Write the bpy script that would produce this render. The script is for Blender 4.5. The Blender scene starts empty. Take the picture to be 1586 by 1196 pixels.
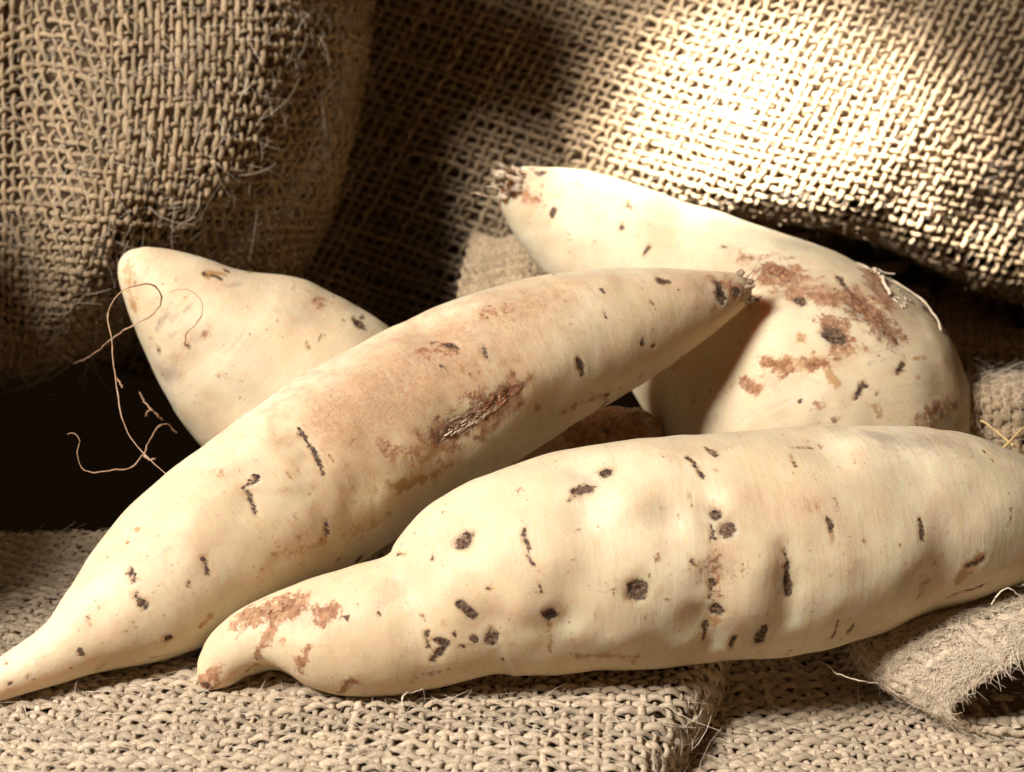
import bpy, math
import numpy as np
from mathutils import Vector, Matrix
from mathutils.bvhtree import BVHTree

# ------------------------------------------------------------------ camera, world, lamps
SC = bpy.context.scene
COL = SC.collection
CAM_H, PITCH, FPX = 0.214, math.radians(20.0), 60.0 / 36.0 * 1586.0
CAM_LOC = np.array([0.0, -0.373, CAM_H])
cd = bpy.data.cameras.new('camera')
cd.lens, cd.sensor_width = 60.0, 36.0
cd.clip_start, cd.clip_end = 0.02, 50.0
cd.dof.use_dof = True
cd.dof.focus_distance = 0.435
cd.dof.aperture_fstop = 18.0
cam = bpy.data.objects.new('camera', cd)
cam.location = CAM_LOC
cam.rotation_euler = (math.radians(90) - PITCH, 0, 0)
COL.objects.link(cam)
SC.camera = cam

world = bpy.data.worlds.new('World')
SC.world = world
world.use_nodes = True
bg = world.node_tree.nodes['Background']
bg.inputs[0].default_value = (1.0, 0.50, 0.20, 1)
bg.inputs[1].default_value = 0.006


def lamp(name, kind, loc, target, energy, color, **kw):
    ld = bpy.data.lights.new(name, kind)
    ld.energy, ld.color = energy, color
    for k, v in kw.items():
        setattr(ld, k, v)
    o = bpy.data.objects.new(name, ld)
    o.location = loc
    o.rotation_euler = (Vector(target) - Vector(loc)).to_track_quat('-Z', 'Y').to_euler()
    COL.objects.link(o)
    return o


KEY_DIR = Vector((-0.72, -0.52, 0.86)).normalized()
KEY_TGT = Vector((0.0, 0.05, 0.03))
lamp('key_lamp', 'AREA', KEY_TGT + KEY_DIR * 1.5, KEY_TGT, 46.0, (1.0, 0.98, 0.95),
     shape='DISK', size=0.40)
# added amber fill lamp warming the shaded undersides, over the viewer's right shoulder
lamp('amber_fill', 'AREA', (0.55, -1.4, 0.50), (0.0, 0.05, 0.02), 1.9, (1.0, 0.60, 0.26), shape='DISK', size=0.7)
# the shaft of direct sun that burns out the cloth behind the tubers
PATCH = Vector((0.088, 0.236, 0.090))
lamp('sun_shaft', 'SPOT', PATCH + Vector((-0.50, -0.42, 0.80)).normalized() * 1.4, PATCH, 1400.0,
     (1.0, 0.98, 0.94), spot_size=math.radians(6.8), spot_blend=1.0, shadow_soft_size=0.02)

SC.cycles.diffuse_bounces = 2
SC.view_settings.view_transform = 'Standard'
SC.view_settings.look = 'None'
SC.view_settings.exposure = 0.0
SC.view_settings.gamma = 1.0
SC.view_settings.use_curve_mapping = False

# ------------------------------------------------------------------ helpers
FWD = np.array([0, math.cos(PITCH), -math.sin(PITCH)])
UPV = np.array([0, math.sin(PITCH), math.cos(PITCH)])
RGT = np.array([1.0, 0, 0])


def at(x, y, d):
    """A point of the place, laid out by where it is seen and how far off it stands (m)."""
    x, y, d = np.broadcast_arrays(np.asarray(x, float), np.asarray(y, float), np.asarray(d, float))
    k = (x - 793.0) / FPX
    m = (y - 598.0) / FPX
    return CAM_LOC + d[..., None] * (FWD + k[..., None] * RGT - m[..., None] * UPV)


def floor_depth(y, r=0.0, z=0.0):
    return (CAM_H - z) / (math.sin(PITCH) + (y - 598.0) / FPX * math.cos(PITCH) + r / FPX)


def hash3(i, j, k, seed):
    h = (i * 374761393 + j * 668265263 + k * 2147483647 + seed * 1274126177) & 0xFFFFFFFF
    h = ((h ^ (h >> 13)) * 1274126177) & 0xFFFFFFFF
    h = ((h ^ (h >> 16)) * 2246822519) & 0xFFFFFFFF
    return ((h ^ (h >> 15)) & 0xFFFF) / 65535.0


def noise3(p, scale, seed=0):
    q = np.asarray(p, float) * scale + 1000.0
    i = np.floor(q).astype(np.int64)
    f = q - i
    f = f * f * (3 - 2 * f)
    out = 0.0
    for dx in (0, 1):
        for dy in (0, 1):
            for dz in (0, 1):
                w = (f[..., 0] if dx else 1 - f[..., 0]) * (f[..., 1] if dy else 1 - f[..., 1]) * (f[..., 2] if dz else 1 - f[..., 2])
                out = out + w * hash3(i[..., 0] + dx, i[..., 1] + dy, i[..., 2] + dz, seed)
    return out * 2 - 1


def noise2(a, b, seed=0):
    a, b = np.broadcast_arrays(np.asarray(a, float), np.asarray(b, float))
    return noise3(np.stack([a, b, np.zeros_like(a)], -1), 1.0, seed)


def unit(v):
    return v / np.maximum(np.linalg.norm(v, axis=-1, keepdims=True), 1e-12)


def mesh_obj(name, verts, faces, mat, parent=None, attrs=None, uv=None, smooth=True):
    """verts (n,3), faces (m,4) or (m,3) index arrays -> one mesh object."""
    me = bpy.data.meshes.new(name)
    verts = np.ascontiguousarray(verts, dtype=np.float32).reshape(-1, 3)
    faces = np.ascontiguousarray(faces, dtype=np.int32)
    k = faces.shape[1]
    me.vertices.add(len(verts))
    me.vertices.foreach_set('co', verts.ravel())
    me.loops.add(faces.size)
    me.loops.foreach_set('vertex_index', faces.ravel())
    me.polygons.add(len(faces))
    me.polygons.foreach_set('loop_start', np.arange(0, faces.size, k, dtype=np.int32))
    me.polygons.foreach_set('loop_total', np.full(len(faces), k, dtype=np.int32))
    me.update(calc_edges=True)
    if smooth:
        me.polygons.foreach_set('use_smooth', np.ones(len(faces), dtype=bool))
    if uv is not None:
        l = me.uv_layers.new(name='UVMap')
        l.data.foreach_set('uv', np.ascontiguousarray(uv, dtype=np.float32).reshape(-1, 2)[faces.ravel()].ravel())
    for n, a in (attrs or {}).items():
        at_ = me.attributes.new(n, 'FLOAT', 'POINT')
        at_.data.foreach_set('value', np.ascontiguousarray(a, dtype=np.float32).ravel())
    me.validate()
    if mat is not None:
        me.materials.append(mat)
    o = bpy.data.objects.new(name, me)
    COL.objects.link(o)
    if parent is not None:
        o.parent = parent
    return o


def thing(name, label, cat, group=None):
    o = bpy.data.objects.new(name, None)
    o.empty_display_size = 0.02
    COL.objects.link(o)
    o['label'], o['category'] = label, cat
    if group:
        o['group'] = group
    return o


def tag(o, label, cat, group=None):
    o['label'], o['category'] = label, cat
    if group:
        o['group'] = group
    return o


# ------------------------------------------------------------------ materials
class NT:
    def __init__(self, name):
        self.m = bpy.data.materials.new(name)
        self.m.use_nodes = True
        self.t = self.m.node_tree
        self.bsdf = self.t.nodes['Principled BSDF']

    def n(self, typ, **kw):
        nd = self.t.nodes.new(typ)
        for k, v in kw.items():
            if k.startswith('i_'):
                key = k[2:]
                nd.inputs[int(key) if key.isdigit() else key.replace('_', ' ')].default_value = v
            else:
                setattr(nd, k, v)
        return nd

    def l(self, a, b):
        self.t.links.new(a, b)

    def put(self, sock, v):
        if hasattr(v, 'links'):
            self.l(v, sock)
        else:
            sock.default_value = v

    def math(self, op, a, b=0.0, c=None, clamp=False):
        nd = self.n('ShaderNodeMath', operation=op, use_clamp=clamp)
        self.put(nd.inputs[0], a)
        self.put(nd.inputs[1], b)
        if c is not None:
            self.put(nd.inputs[2], c)
        return nd.outputs[0]

    def mix(self, fac, a, b, mode='MIX'):
        nd = self.n('ShaderNodeMix', data_type='RGBA', blend_type=mode)
        self.put(nd.inputs[0], fac)
        self.put(nd.inputs[6], a if hasattr(a, 'links') else (*a, 1))
        self.put(nd.inputs[7], b if hasattr(b, 'links') else (*b, 1))
        return nd.outputs[2]

    def noise(self, vec, scale, detail=4.0, rough=0.55, dist=0.0):
        nd = self.n('ShaderNodeTexNoise')
        if vec is not None:
            self.l(vec, nd.inputs['Vector'])
        nd.inputs['Scale'].default_value = scale
        nd.inputs['Detail'].default_value = detail
        nd.inputs['Roughness'].default_value = rough
        nd.inputs['Distortion'].default_value = dist
        return nd.outputs[0]

    def sstep(self, v, lo, hi):
        nd = self.n('ShaderNodeMapRange', interpolation_type='SMOOTHSTEP')
        self.put(nd.inputs[0], v)
        nd.inputs[1].default_value, nd.inputs[2].default_value = lo, hi
        return nd.outputs[0]

    def attr(self, name):
        return self.n('ShaderNodeAttribute', attribute_name=name).outputs['Fac']

    def bump(self, h, strength, dist, nrm=None):
        nd = self.n('ShaderNodeBump')
        nd.inputs['Strength'].default_value = strength
        nd.inputs['Distance'].default_value = dist
        self.l(h, nd.inputs['Height'])
        if nrm is not None:
            self.l(nrm, nd.inputs['Normal'])
        return nd.outputs[0]


def skin_material(name, warm=0.0):
    """Pale sweet-potato skin: cream with pink and grey-green drifts, pits, russet, stains from the point attributes."""
    k = NT(name)
    co = k.n('ShaderNodeTexCoord').outputs['Object']
    big = k.noise(co, 22, 4, 0.55)
    mid = k.noise(co, 75, 5, 0.6)
    fine = k.noise(co, 420, 6, 0.65)
    grain = k.noise(co, 1600, 3, 0.6)
    col = k.mix(k.sstep(big, 0.36, 0.66), (0.67, 0.51, 0.315), (0.75, 0.62, 0.42))
    col = k.mix(k.math('MULTIPLY', k.sstep(mid, 0.46, 0.70), 0.50), col, (0.66, 0.43, 0.27))
    gr = k.noise(co, 38, 3, 0.5, 0.4)
    col = k.mix(k.math('MULTIPLY', k.sstep(gr, 0.48, 0.72), 0.48), col, (0.52, 0.455, 0.30))
    col = k.mix(k.math('MULTIPLY', k.sstep(fine, 0.52, 0.75), 0.22), col, (0.55, 0.37, 0.20))
    # fine transverse scratches of the skin
    sp = k.noise(co, 900, 2, 0.5)
    col = k.mix(k.math('MULTIPLY', k.sstep(sp, 0.66, 0.76), 0.35), col, (0.33, 0.20, 0.10))
    # faint rings of wrinkled skin across the length (UV u in mm along, v round)
    sep = k.n('ShaderNodeSeparateXYZ')
    k.l(k.n('ShaderNodeUVMap').outputs[0], sep.inputs[0])
    ang = k.math('MULTIPLY', sep.outputs[1], 6.2831853)
    rg = k.n('ShaderNodeCombineXYZ')
    k.l(k.math('MULTIPLY', sep.outputs[0], 0.75), rg.inputs[0])
    k.l(k.math('MULTIPLY', k.math('COSINE', ang), 2.4), rg.inputs[1])
    k.l(k.math('MULTIPLY', k.math('SINE', ang), 2.4), rg.inputs[2])
    ring = k.noise(rg.outputs[0], 1.0, 5, 0.62, 0.35)
    col = k.mix(k.math('MULTIPLY', k.sstep(ring, 0.55, 0.74), 0.28), col, (0.50, 0.33, 0.19))
    nz = k.math('SUBTRACT', fine, 0.5)
    nz2 = k.math('SUBTRACT', k.noise(co, 1100, 5, 0.7), 0.5)
    nm = k.math('SUBTRACT', k.noise(co, 170, 5, 0.65), 0.5)

    def mask(attr, lo, hi, a1, a2, a3=0.0):
        v = k.math('MULTIPLY_ADD', nz, a1, k.attr(attr))
        v = k.math('MULTIPLY_ADD', nz2, a2, v)
        if a3:
            v = k.math('MULTIPLY_ADD', nm, a3, v)
        return k.sstep(v, lo, hi)
    m_grey = mask('grey', 0.12, 0.9, 0.8, 0.5, 0.5)
    m_stain = mask('stain', 0.25, 0.62, 1.3, 0.5, 0.9)
    m_rus = mask('russet', 0.28, 0.60, 1.5, 1.2, 1.2)
    m_pit = mask('pit', 0.30, 0.58, 1.3, 1.2)
    hair = k.noise(co, 700, 6, 0.75, 1.5)
    m_bl = k.math('MULTIPLY', k.sstep(k.math('MULTIPLY_ADD', nm, 0.7, k.attr('blush')), 0.05, 0.95), k.math('MULTIPLY_ADD', k.sstep(hair, 0.38, 0.66), 0.45, 0.50))
    col = k.mix(m_bl, col, (0.44, 0.225, 0.105))
    m_halo = k.sstep(k.attr('pit'), 0.0, 0.6)
    col = k.mix(k.math('MULTIPLY', m_grey, 0.62), col, (0.36, 0.27, 0.20))
    col = k.mix(k.math('MULTIPLY', m_halo, 0.42), col, (0.44, 0.27, 0.12))
    col = k.mix(k.math('MULTIPLY', m_stain, 0.72), col, (0.40, 0.185, 0.045))
    rc = k.mix(k.sstep(k.noise(co, 520, 5, 0.7), 0.36, 0.66), (0.24, 0.085, 0.032), (0.50, 0.265, 0.14))
    col = k.mix(k.math('MULTIPLY', m_rus, 0.86), col, rc)
    pc = k.mix(k.sstep(k.noise(co, 900, 5, 0.75), 0.42, 0.70), (0.045, 0.021, 0.013), (0.27, 0.15, 0.085))
    col = k.mix(k.math('MULTIPLY', m_pit, 0.95), col, pc)
    k.l(col, k.bsdf.inputs['Base Color'])
    k.bsdf.inputs['Roughness'].default_value = 0.52
    k.put(k.bsdf.inputs['Roughness'], k.math('MULTIPLY_ADD', m_rus, 0.2, k.math('MULTIPLY_ADD', fine, 0.25, 0.40)))
    k.bsdf.inputs['Specular IOR Level'].default_value = 0.32
    k.bsdf.subsurface_method = 'RANDOM_WALK'
    k.bsdf.inputs['Subsurface Weight'].default_value = 0.8
    k.bsdf.inputs['Subsurface Radius'].default_value = (1.0, 0.42, 0.12)
    k.bsdf.inputs['Subsurface Scale'].default_value = 0.0085
    rough_h = k.math('MULTIPLY_ADD', k.math('MAXIMUM', m_rus, m_pit), k.math('MULTIPLY', nz2, 3.0), k.math('MULTIPLY', grain, 0.25))
    b = k.bump(rough_h, 0.7, 0.0003)
    b = k.bump(fine, 0.35, 0.0004, b)
    b = k.bump(k.noise(co, 190, 5, 0.65, 0.6), 0.22, 0.0006, b)
    b = k.bump(mid, 0.25, 0.0008, b)
    b = k.bump(ring, 0.30, 0.0006, b)
    k.l(b, k.bsdf.inputs['Normal'])
    return k.m


def cork_material(name, dark, light, scale=900):
    k = NT(name)
    co = k.n('ShaderNodeTexCoord').outputs['Object']
    a = k.noise(co, scale, 6, 0.75)
    b = k.noise(co, scale * 0.3, 4, 0.6)
    col = k.mix(k.sstep(a, 0.40, 0.66), dark, light)
    col = k.mix(k.math('MULTIPLY', k.sstep(b, 0.45, 0.7), 0.5), col, [c * 0.6 for c in light])
    k.l(col, k.bsdf.inputs['Base Color'])
    k.bsdf.inputs['Roughness'].default_value = 0.8
    k.bsdf.inputs['Specular IOR Level'].default_value = 0.25
    k.l(k.bump(a, 0.9, 0.0004), k.bsdf.inputs['Normal'])
    return k.m


def jute_material(name, c0, c1, c2):
    """Jute yarn: twisted fibres run along the yarn (UV u along in mm, v round)."""
    k = NT(name)
    uv = k.n('ShaderNodeUVMap').outputs[0]
    sep = k.n('ShaderNodeSeparateXYZ')
    k.l(uv, sep.inputs[0])
    u, v = sep.outputs[0], sep.outputs[1]
    tone = k.attr('tone')
    tw = k.math('MULTIPLY_ADD', u, 0.16, v)                # the twist
    comb = k.n('ShaderNodeCombineXYZ')
    k.l(k.math('MULTIPLY', u, 0.22), comb.inputs[0])
    ang = k.math('MULTIPLY', tw, 6.2831853)
    k.l(k.math('MULTIPLY', k.math('COSINE', ang), 1.6), comb.inputs[1])
    sn = k.math('MULTIPLY', k.math('SINE', ang), 1.6)
    k.l(k.math('ADD', sn, k.math('MULTIPLY', tone, 57.0)), comb.inputs[2])
    fib = k.noise(comb.outputs[0], 2.5, 6, 0.74)
    co = k.n('ShaderNodeTexCoord').outputs['Object']
    blot = k.noise(co, 60, 4, 0.6)
    col = k.mix(k.sstep(fib, 0.38, 0.60), c0, c1)
    col = k.mix(k.math('MULTIPLY', k.sstep(blot, 0.42, 0.68), 0.45), col, c2)
    br = k.math('MULTIPLY_ADD', tone, 0.42, 0.79)
    cb = k.n('ShaderNodeCombineColor')
    for i in range(3):
        k.l(br, cb.inputs[i])
    col = k.mix(1.0, col, cb.outputs[0], 'MULTIPLY')
    k.l(col, k.bsdf.inputs['Base Color'])
    k.bsdf.inputs['Roughness'].default_value = 0.82
    k.bsdf.inputs['Specular IOR Level'].default_value = 0.22
    k.l(k.bump(fib, 0.9, 0.0008), k.bsdf.inputs['Normal'])
    return k.m


def plain_material(name, col, col2, scale=200, rough=0.7):
    k = NT(name)
    co = k.n('ShaderNodeTexCoord').outputs['Object']
    k.l(k.mix(k.noise(co, scale, 4, 0.6), col, col2), k.bsdf.inputs['Base Color'])
    k.bsdf.inputs['Roughness'].default_value = rough
    k.bsdf.inputs['Specular IOR Level'].default_value = 0.3
    return k.m


M_SKIN = skin_material('tuber_skin')
M_SCAB = cork_material('dark_scab', (0.03, 0.014, 0.009), (0.30, 0.175, 0.10))
M_CORK = cork_material('corky_scar', (0.20, 0.10, 0.055), (0.55, 0.40, 0.27), 650)
M_SCAR = cork_material('russet_scar', (0.17, 0.055, 0.022), (0.47, 0.245, 0.125), 700)
M_STUB = cork_material('frayed_stub', (0.32, 0.20, 0.12), (0.76, 0.61, 0.43), 500)
M_JUTE = jute_material('jute_yarn', (0.29, 0.185, 0.095), (0.60, 0.445, 0.275), (0.48, 0.32, 0.17))
M_JUTE_PALE = jute_material('jute_yarn_pale', (0.49, 0.35, 0.215), (0.82, 0.66, 0.475), (0.74, 0.555, 0.37))
M_GAP_SHADE = plain_material('weave_gap_shade', (0.13, 0.078, 0.038), (0.20, 0.125, 0.065), 400, 0.9)  # dark brown standing in for the shade seen through the weave's holes
M_FIBRE = plain_material('loose_jute_fibre', (0.86, 0.73, 0.56), (0.66, 0.51, 0.35), 300)
M_ROOT = plain_material('dry_rootlet', (0.40, 0.20, 0.11), (0.62, 0.42, 0.26), 150)
M_STRAW = plain_material('dry_straw', (0.62, 0.45, 0.20), (0.48, 0.30, 0.12), 150)
M_PEEL = plain_material('dry_peel', (0.72, 0.60, 0.44), (0.55, 0.38, 0.24), 400)


# ------------------------------------------------------------------ tubes
def frames(path):
    """path (..., K, 3) -> tangent, and two normals by a fixed reference (good for short, gently bent tubes)."""
    t = unit(np.gradient(path, axis=-2))
    ref = np.zeros_like(t)
    ref[..., 2] = 1.0
    flat = np.abs(t[..., 2]) > 0.92
    ref[flat] = (1.0, 0, 0)
    b = unit(np.cross(t, ref))
    return t, b, np.cross(b, t)


def tube_arrays(paths, radii, sides=5, nrm=None, flat=1.0, close=True):
    """paths (Y,K,3), radii (Y,K) -> verts, quads, uv. nrm: (Y,K,3) surface normals to orient and flatten by."""
    Y, K, _ = paths.shape
    t = unit(np.gradient(paths, axis=1))
    if nrm is None:
        t, b, n = frames(paths)
    else:
        b = unit(np.cross(t, nrm))
        n = np.cross(b, t)
    a = np.linspace(0, 2 * np.pi, sides, endpoint=False)
    ca, sa = np.cos(a), np.sin(a) * flat
    v = paths[:, :, None, :] + radii[:, :, None, None] * (ca[None, None, :, None] * b[:, :, None, :] + sa[None, None, :, None] * n[:, :, None, :])
    idx = np.arange(Y * K * sides).reshape(Y, K, sides)
    i0, i1 = idx[:, :-1, :], idx[:, 1:, :]
    q = np.stack([i0, i1, np.roll(i1, -1, 2), np.roll(i0, -1, 2)], -1).reshape(-1, 4)
    seg = np.linalg.norm(np.diff(paths, axis=1), axis=-1)
    ul = np.concatenate([np.zeros((Y, 1)), np.cumsum(seg, 1)], 1) * 1000.0
    uv = np.stack(np.broadcast_arrays(ul[:, :, None], (a / (2 * np.pi))[None, None, :]), -1)
    return v.reshape(-1, 3), q, uv.reshape(-1, 2)


def spline(pts, n):
    """Catmull-Rom through pts (m,c), n samples spread evenly over the first three components' arc length."""
    p = np.asarray(pts, float)
    p = np.vstack([2 * p[0] - p[1], p, 2 * p[-1] - p[-2]])
    out = []
    for i in range(1, len(p) - 2):
        tt = np.linspace(0, 1, 60, endpoint=False)[:, None]
        a, b, c, d = p[i - 1], p[i], p[i + 1], p[i + 2]
        out.append(0.5 * ((2 * b) + (-a + c) * tt + (2 * a - 5 * b + 4 * c - d) * tt ** 2 + (-a + 3 * b - 3 * c + d) * tt ** 3))
    out.append(p[-2:-1])
    q = np.vstack(out)
    s = np.concatenate([[0], np.cumsum(np.linalg.norm(np.diff(q[:, :3], axis=0), axis=1))])
    si = np.linspace(0, s[-1], n)
    return np.stack([np.interp(si, s, q[:, j]) for j in range(q.shape[1])], 1)


def strand(name, pts, r0, r1, mat, parent=None, n=40, sides=6, wob=1.1):
    p = spline(pts, n)[None]
    r = (np.linspace(r0, r1, n) * (1 + 0.35 * noise2(np.arange(n) * 0.6, r0 * 1e5 + len(pts), 3)))[None]
    p = p + (r0 * wob) * np.stack([noise2(np.arange(n) * 0.45, len(pts) * 3.1 + k, 7) for k in range(3)], -1)[None]
    v, q, uv = tube_arrays(p, r, sides)
    return mesh_obj(name, v, q, mat, parent, uv=uv)


# ------------------------------------------------------------------ burlap
RNG = np.random.default_rng(11)


def grid_surface(ctrl):
    """ctrl (rows, cols, 3) -> f(u, v): u along cols, v along rows; Catmull-Rom."""
    c = np.asarray(ctrl, float)
    c = np.concatenate([2 * c[:1] - c[1:2], c, 2 * c[-1:] - c[-2:-1]], 0)
    c = np.concatenate([2 * c[:, :1] - c[:, 1:2], c, 2 * c[:, -1:] - c[:, -2:-1]], 1)
    R, K = c.shape[0] - 3, c.shape[1] - 3

    def wts(t):
        return np.stack([-t + 2 * t ** 2 - t ** 3, 2 - 5 * t ** 2 + 3 * t ** 3, t + 4 * t ** 2 - 3 * t ** 3, -t ** 2 + t ** 3], -1) * 0.5

    def f(u, v):
        a, b = np.clip(u, -0.02, 1.02) * K, np.clip(v, -0.02, 1.02) * R
        i, j = np.clip(np.floor(a).astype(int), 0, K - 1), np.clip(np.floor(b).astype(int), 0, R - 1)
        wa, wb = wts(a - i), wts(b - j)
        out = 0
        for m in range(4):
            for n in range(4):
                out = out + (wb[..., m] * wa[..., n])[..., None] * c[j + m, i + n]
        return out
    return f


def surf_normal(f, u, v, e=0.004):
    du = f(u + e, v) - f(u - e, v)
    dv = f(u, v + e) - f(u, v - e)
    n = unit(np.cross(du, dv))
    s = np.sign(np.sum(n * (CAM_LOC - f(u, v)), -1, keepdims=True).mean())
    return n * s


def weave(parent, f, pitch, rad, amp, seed, mat, fuzz=0, fuzz_len=0.006, fuzz_rise=0.35, per=4, sides=5, shade_back=None, wander=0.22, slub=0.30, fuzz_r=5.5e-5, rad2=None, pitch2=None, flat=0.82):
    g = np.linspace(0, 1, 40)
    uu, vv = np.meshgrid(g, g)
    P = f(uu, vv)
    Lu = np.median(np.linalg.norm(np.diff(P, axis=1), axis=-1).sum(1))
    Lv = np.median(np.linalg.norm(np.diff(P, axis=0), axis=-1).sum(0))
    Nu, Nv = max(4, int(Lu / pitch)), max(4, int(Lv / (pitch2 or pitch)))

    def family(N, M, along_v, sgn, name, rad):
        i = np.arange(N)[:, None]
        t = np.linspace(0, 1, M * per + 1)[None, :]
        w = wander / N * noise2(i * 3.7 + seed, t * M * 0.22, seed) + 0.10 / N * noise2(i * 9.1, t * M * 0.9, seed + 5)
        jit = 0.16 / N * (hash3(i, i * 0, i * 0, seed + 3) - 0.5)
        s = (i + 0.5) / N + w + jit
        tt = np.broadcast_to(t, s.shape)
        u, v = (s, tt) if along_v else (tt, s)
        p = f(u, v)
        n = surf_normal(f, u, v)
        off = sgn * np.where(i % 2 == 0, 1.0, -1.0) * np.sin(np.pi * tt * M) * amp
        off = off * (1 + 0.25 * noise2(i * 2.3, tt * M * 0.5, seed + 9))
        p = p + n * off[..., None] + n * (0.0005 * noise2(i * 1.1 + 40, tt * M * 0.12, seed + 12))[..., None]
        thick = 1 + 0.16 * (2 * hash3(i, i * 0 + 7, i * 0, seed) - 1)
        r = rad * thick * (1 + slub * noise2(i * 5.3, tt * M * 0.35, seed + 20) + 0.12 * noise2(i * 4.1, tt * M * 1.9, seed + 21))
        verts, q, uv = tube_arrays(p, r, sides, n, flat)
        # fibrous, uneven outline
        verts = verts + (0.13 * rad) * np.stack([noise3(verts, 900, seed + 31 + a) for a in range(3)], -1)
        tone = np.broadcast_to(hash3(i, i * 0, i * 0 + 3, seed)[:, :, None], (N, tt.shape[1], sides)).copy()
        o = mesh_obj(name, verts, q, mat, parent, {'tone': tone}, uv)
        o['kind'] = 'stuff'
        return o
    family(Nu, Nv, True, 1.0, 'warp_yarns', rad)
    family(Nv, Nu, False, -1.0, 'weft_yarns', rad2 or rad)
    if fuzz:
        u, v = RNG.random(fuzz), RNG.random(fuzz)
        p0 = f(u, v)
        n = surf_normal(f, u, v)
        e = 0.003
        tu, tv = unit(f(u + e, v) - f(u - e, v)), unit(f(u, v + e) - f(u, v - e))
        th = RNG.random(fuzz) * 2 * np.pi
        ex = np.where(RNG.random(fuzz) < 0.55, np.round(th / (np.pi / 2)) * (np.pi / 2) + RNG.normal(0, .25, fuzz), th)
        d = tu * np.cos(ex)[:, None] + tv * np.sin(ex)[:, None]
        sd = np.cross(n, d)
        L = fuzz_len * (0.35 + RNG.gamma(1.6, 0.5, fuzz))
        rise = fuzz_rise * RNG.normal(0.35, 0.6, fuzz)
        bend = RNG.normal(0, 0.7, fuzz)
        sag = RNG.random(fuzz) * 0.9
        K = 4
        s = np.linspace(0, 1, K)[None, :, None]
        Lb = L[:, None, None]
        base = p0 + n * (amp * 0.9 + max(rad, rad2 or 0) * flat * 0.9) * RNG.uniform(0.7, 1.15, fuzz)[:, None]
        path = base[:, None] + Lb * (s * d[:, None] + s ** 2 * bend[:, None, None] * sd[:, None] * 0.6
                                     + (s * np.maximum(rise, -0.05)[:, None, None] * 1.6 - s ** 2 * (np.maximum(rise, 0) * sag)[:, None, None] * 1.6) * n[:, None])
        rr = fuzz_r * RNG.uniform(0.6, 1.7, fuzz)[:, None] * np.linspace(1, 0.45, K)[None]
        verts, q, uv = tube_arrays(path, rr, 3)
        o = mesh_obj('loose_fibres', verts, q, M_FIBRE, parent, uv=uv)
        o['kind'] = 'stuff'
    if shade_back:
        g1, g2 = np.linspace(0, 1, 50), np.linspace(0, 1, 50)
        uu, vv = np.meshgrid(g1, g2)
        p = f(uu, vv) - surf_normal(f, uu, vv) * shade_back
        idx = np.arange(2500).reshape(50, 50)
        q = np.stack([idx[:-1, :-1], idx[:-1, 1:], idx[1:, 1:], idx[1:, :-1]], -1).reshape(-1, 4)
        mesh_obj('gap_shade_sheet', p.reshape(-1, 3), q, M_GAP_SHADE, parent)  # added dark sheet, coloured as the shade behind the yarns


def roll(s, R):
    """Roll a sheet over an edge: s = distance inside the edge -> (distance inside after rolling, drop)."""
    th = np.clip((R - s) / R, 0, None)
    a = np.minimum(th, np.pi * 0.5)
    s2 = np.where(s > R, s, R - R * np.sin(a))
    drop = np.where(s > R, 0, R * (1 - np.cos(a)) + np.maximum(th - np.pi * 0.5, 0) * R)
    return s2, drop


def edge_distance(x, y, poly):
    """Signed distance (inside positive, to the left of the polyline's direction) and the gradient."""
    best = np.full(x.shape, 1e9)
    sd, gx, gy = np.zeros_like(x), np.zeros_like(x), np.zeros_like(x)
    for (ax, ay), (bx, by) in zip(poly[:-1], poly[1:]):
        dx, dy = bx - ax, by - ay
        L2 = dx * dx + dy * dy
        t = np.clip(((x - ax) * dx + (y - ay) * dy) / L2, 0, 1)
        qx, qy = x - (ax + t * dx), y - (ay + t * dy)
        dist = np.hypot(qx, qy)
        sg = np.where(dx * qy - dy * qx > 0, 1.0, -1.0)
        m = dist < best
        best = np.where(m, dist, best)
        sd = np.where(m, dist * sg, sd)
        gx = np.where(m, qx / np.maximum(dist, 1e-9) * sg, gx)
        gy = np.where(m, qy / np.maximum(dist, 1e-9) * sg, gy)
    return sd, gx, gy


# --- ground cloth (lowest sheet)
def f_ground(u, v):
    x = -0.012 + 0.235 * u
    y = -0.075 + 0.23 * v
    c, s = math.cos(0.10), math.sin(0.10)
    X, Y = c * x - s * y * 0.5, s * x + y
    z = -0.0145 + 0.0016 * noise2(X * 28, Y * 28, 3) + 0.0008 * noise2(X * 70, Y * 70, 4)
    return np.stack([X, Y, z], -1)


g = thing('burlap_ground_cloth', 'lowest burlap sheet, bare at the bottom edge between the two folded cloths', 'burlap cloth')
weave(g, f_ground, 0.0034, 0.00085, 0.00066, 21, M_JUTE_PALE, fuzz=5000, fuzz_len=0.0045, fuzz_rise=0.26, flat=0.66, shade_back=0.0030, rad2=0.00120, pitch2=0.00225, fuzz_r=7e-5, wander=.32, slub=.36)

# --- folded cloth the tubers lie on, its rounded edge runs out towards the viewer
EDGE = [tuple(at(1010, 1290, floor_depth(1290))[:2]), tuple(at(1000, 1190, floor_depth(1190))[:2]), tuple(at(1085, 1060, floor_depth(1060))[:2]),
        tuple(at(1125, 980, floor_depth(980))[:2]), tuple(at(1110, 880, floor_depth(880))[:2]), tuple(at(1100, 780, floor_depth(780))[:2])]


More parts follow.
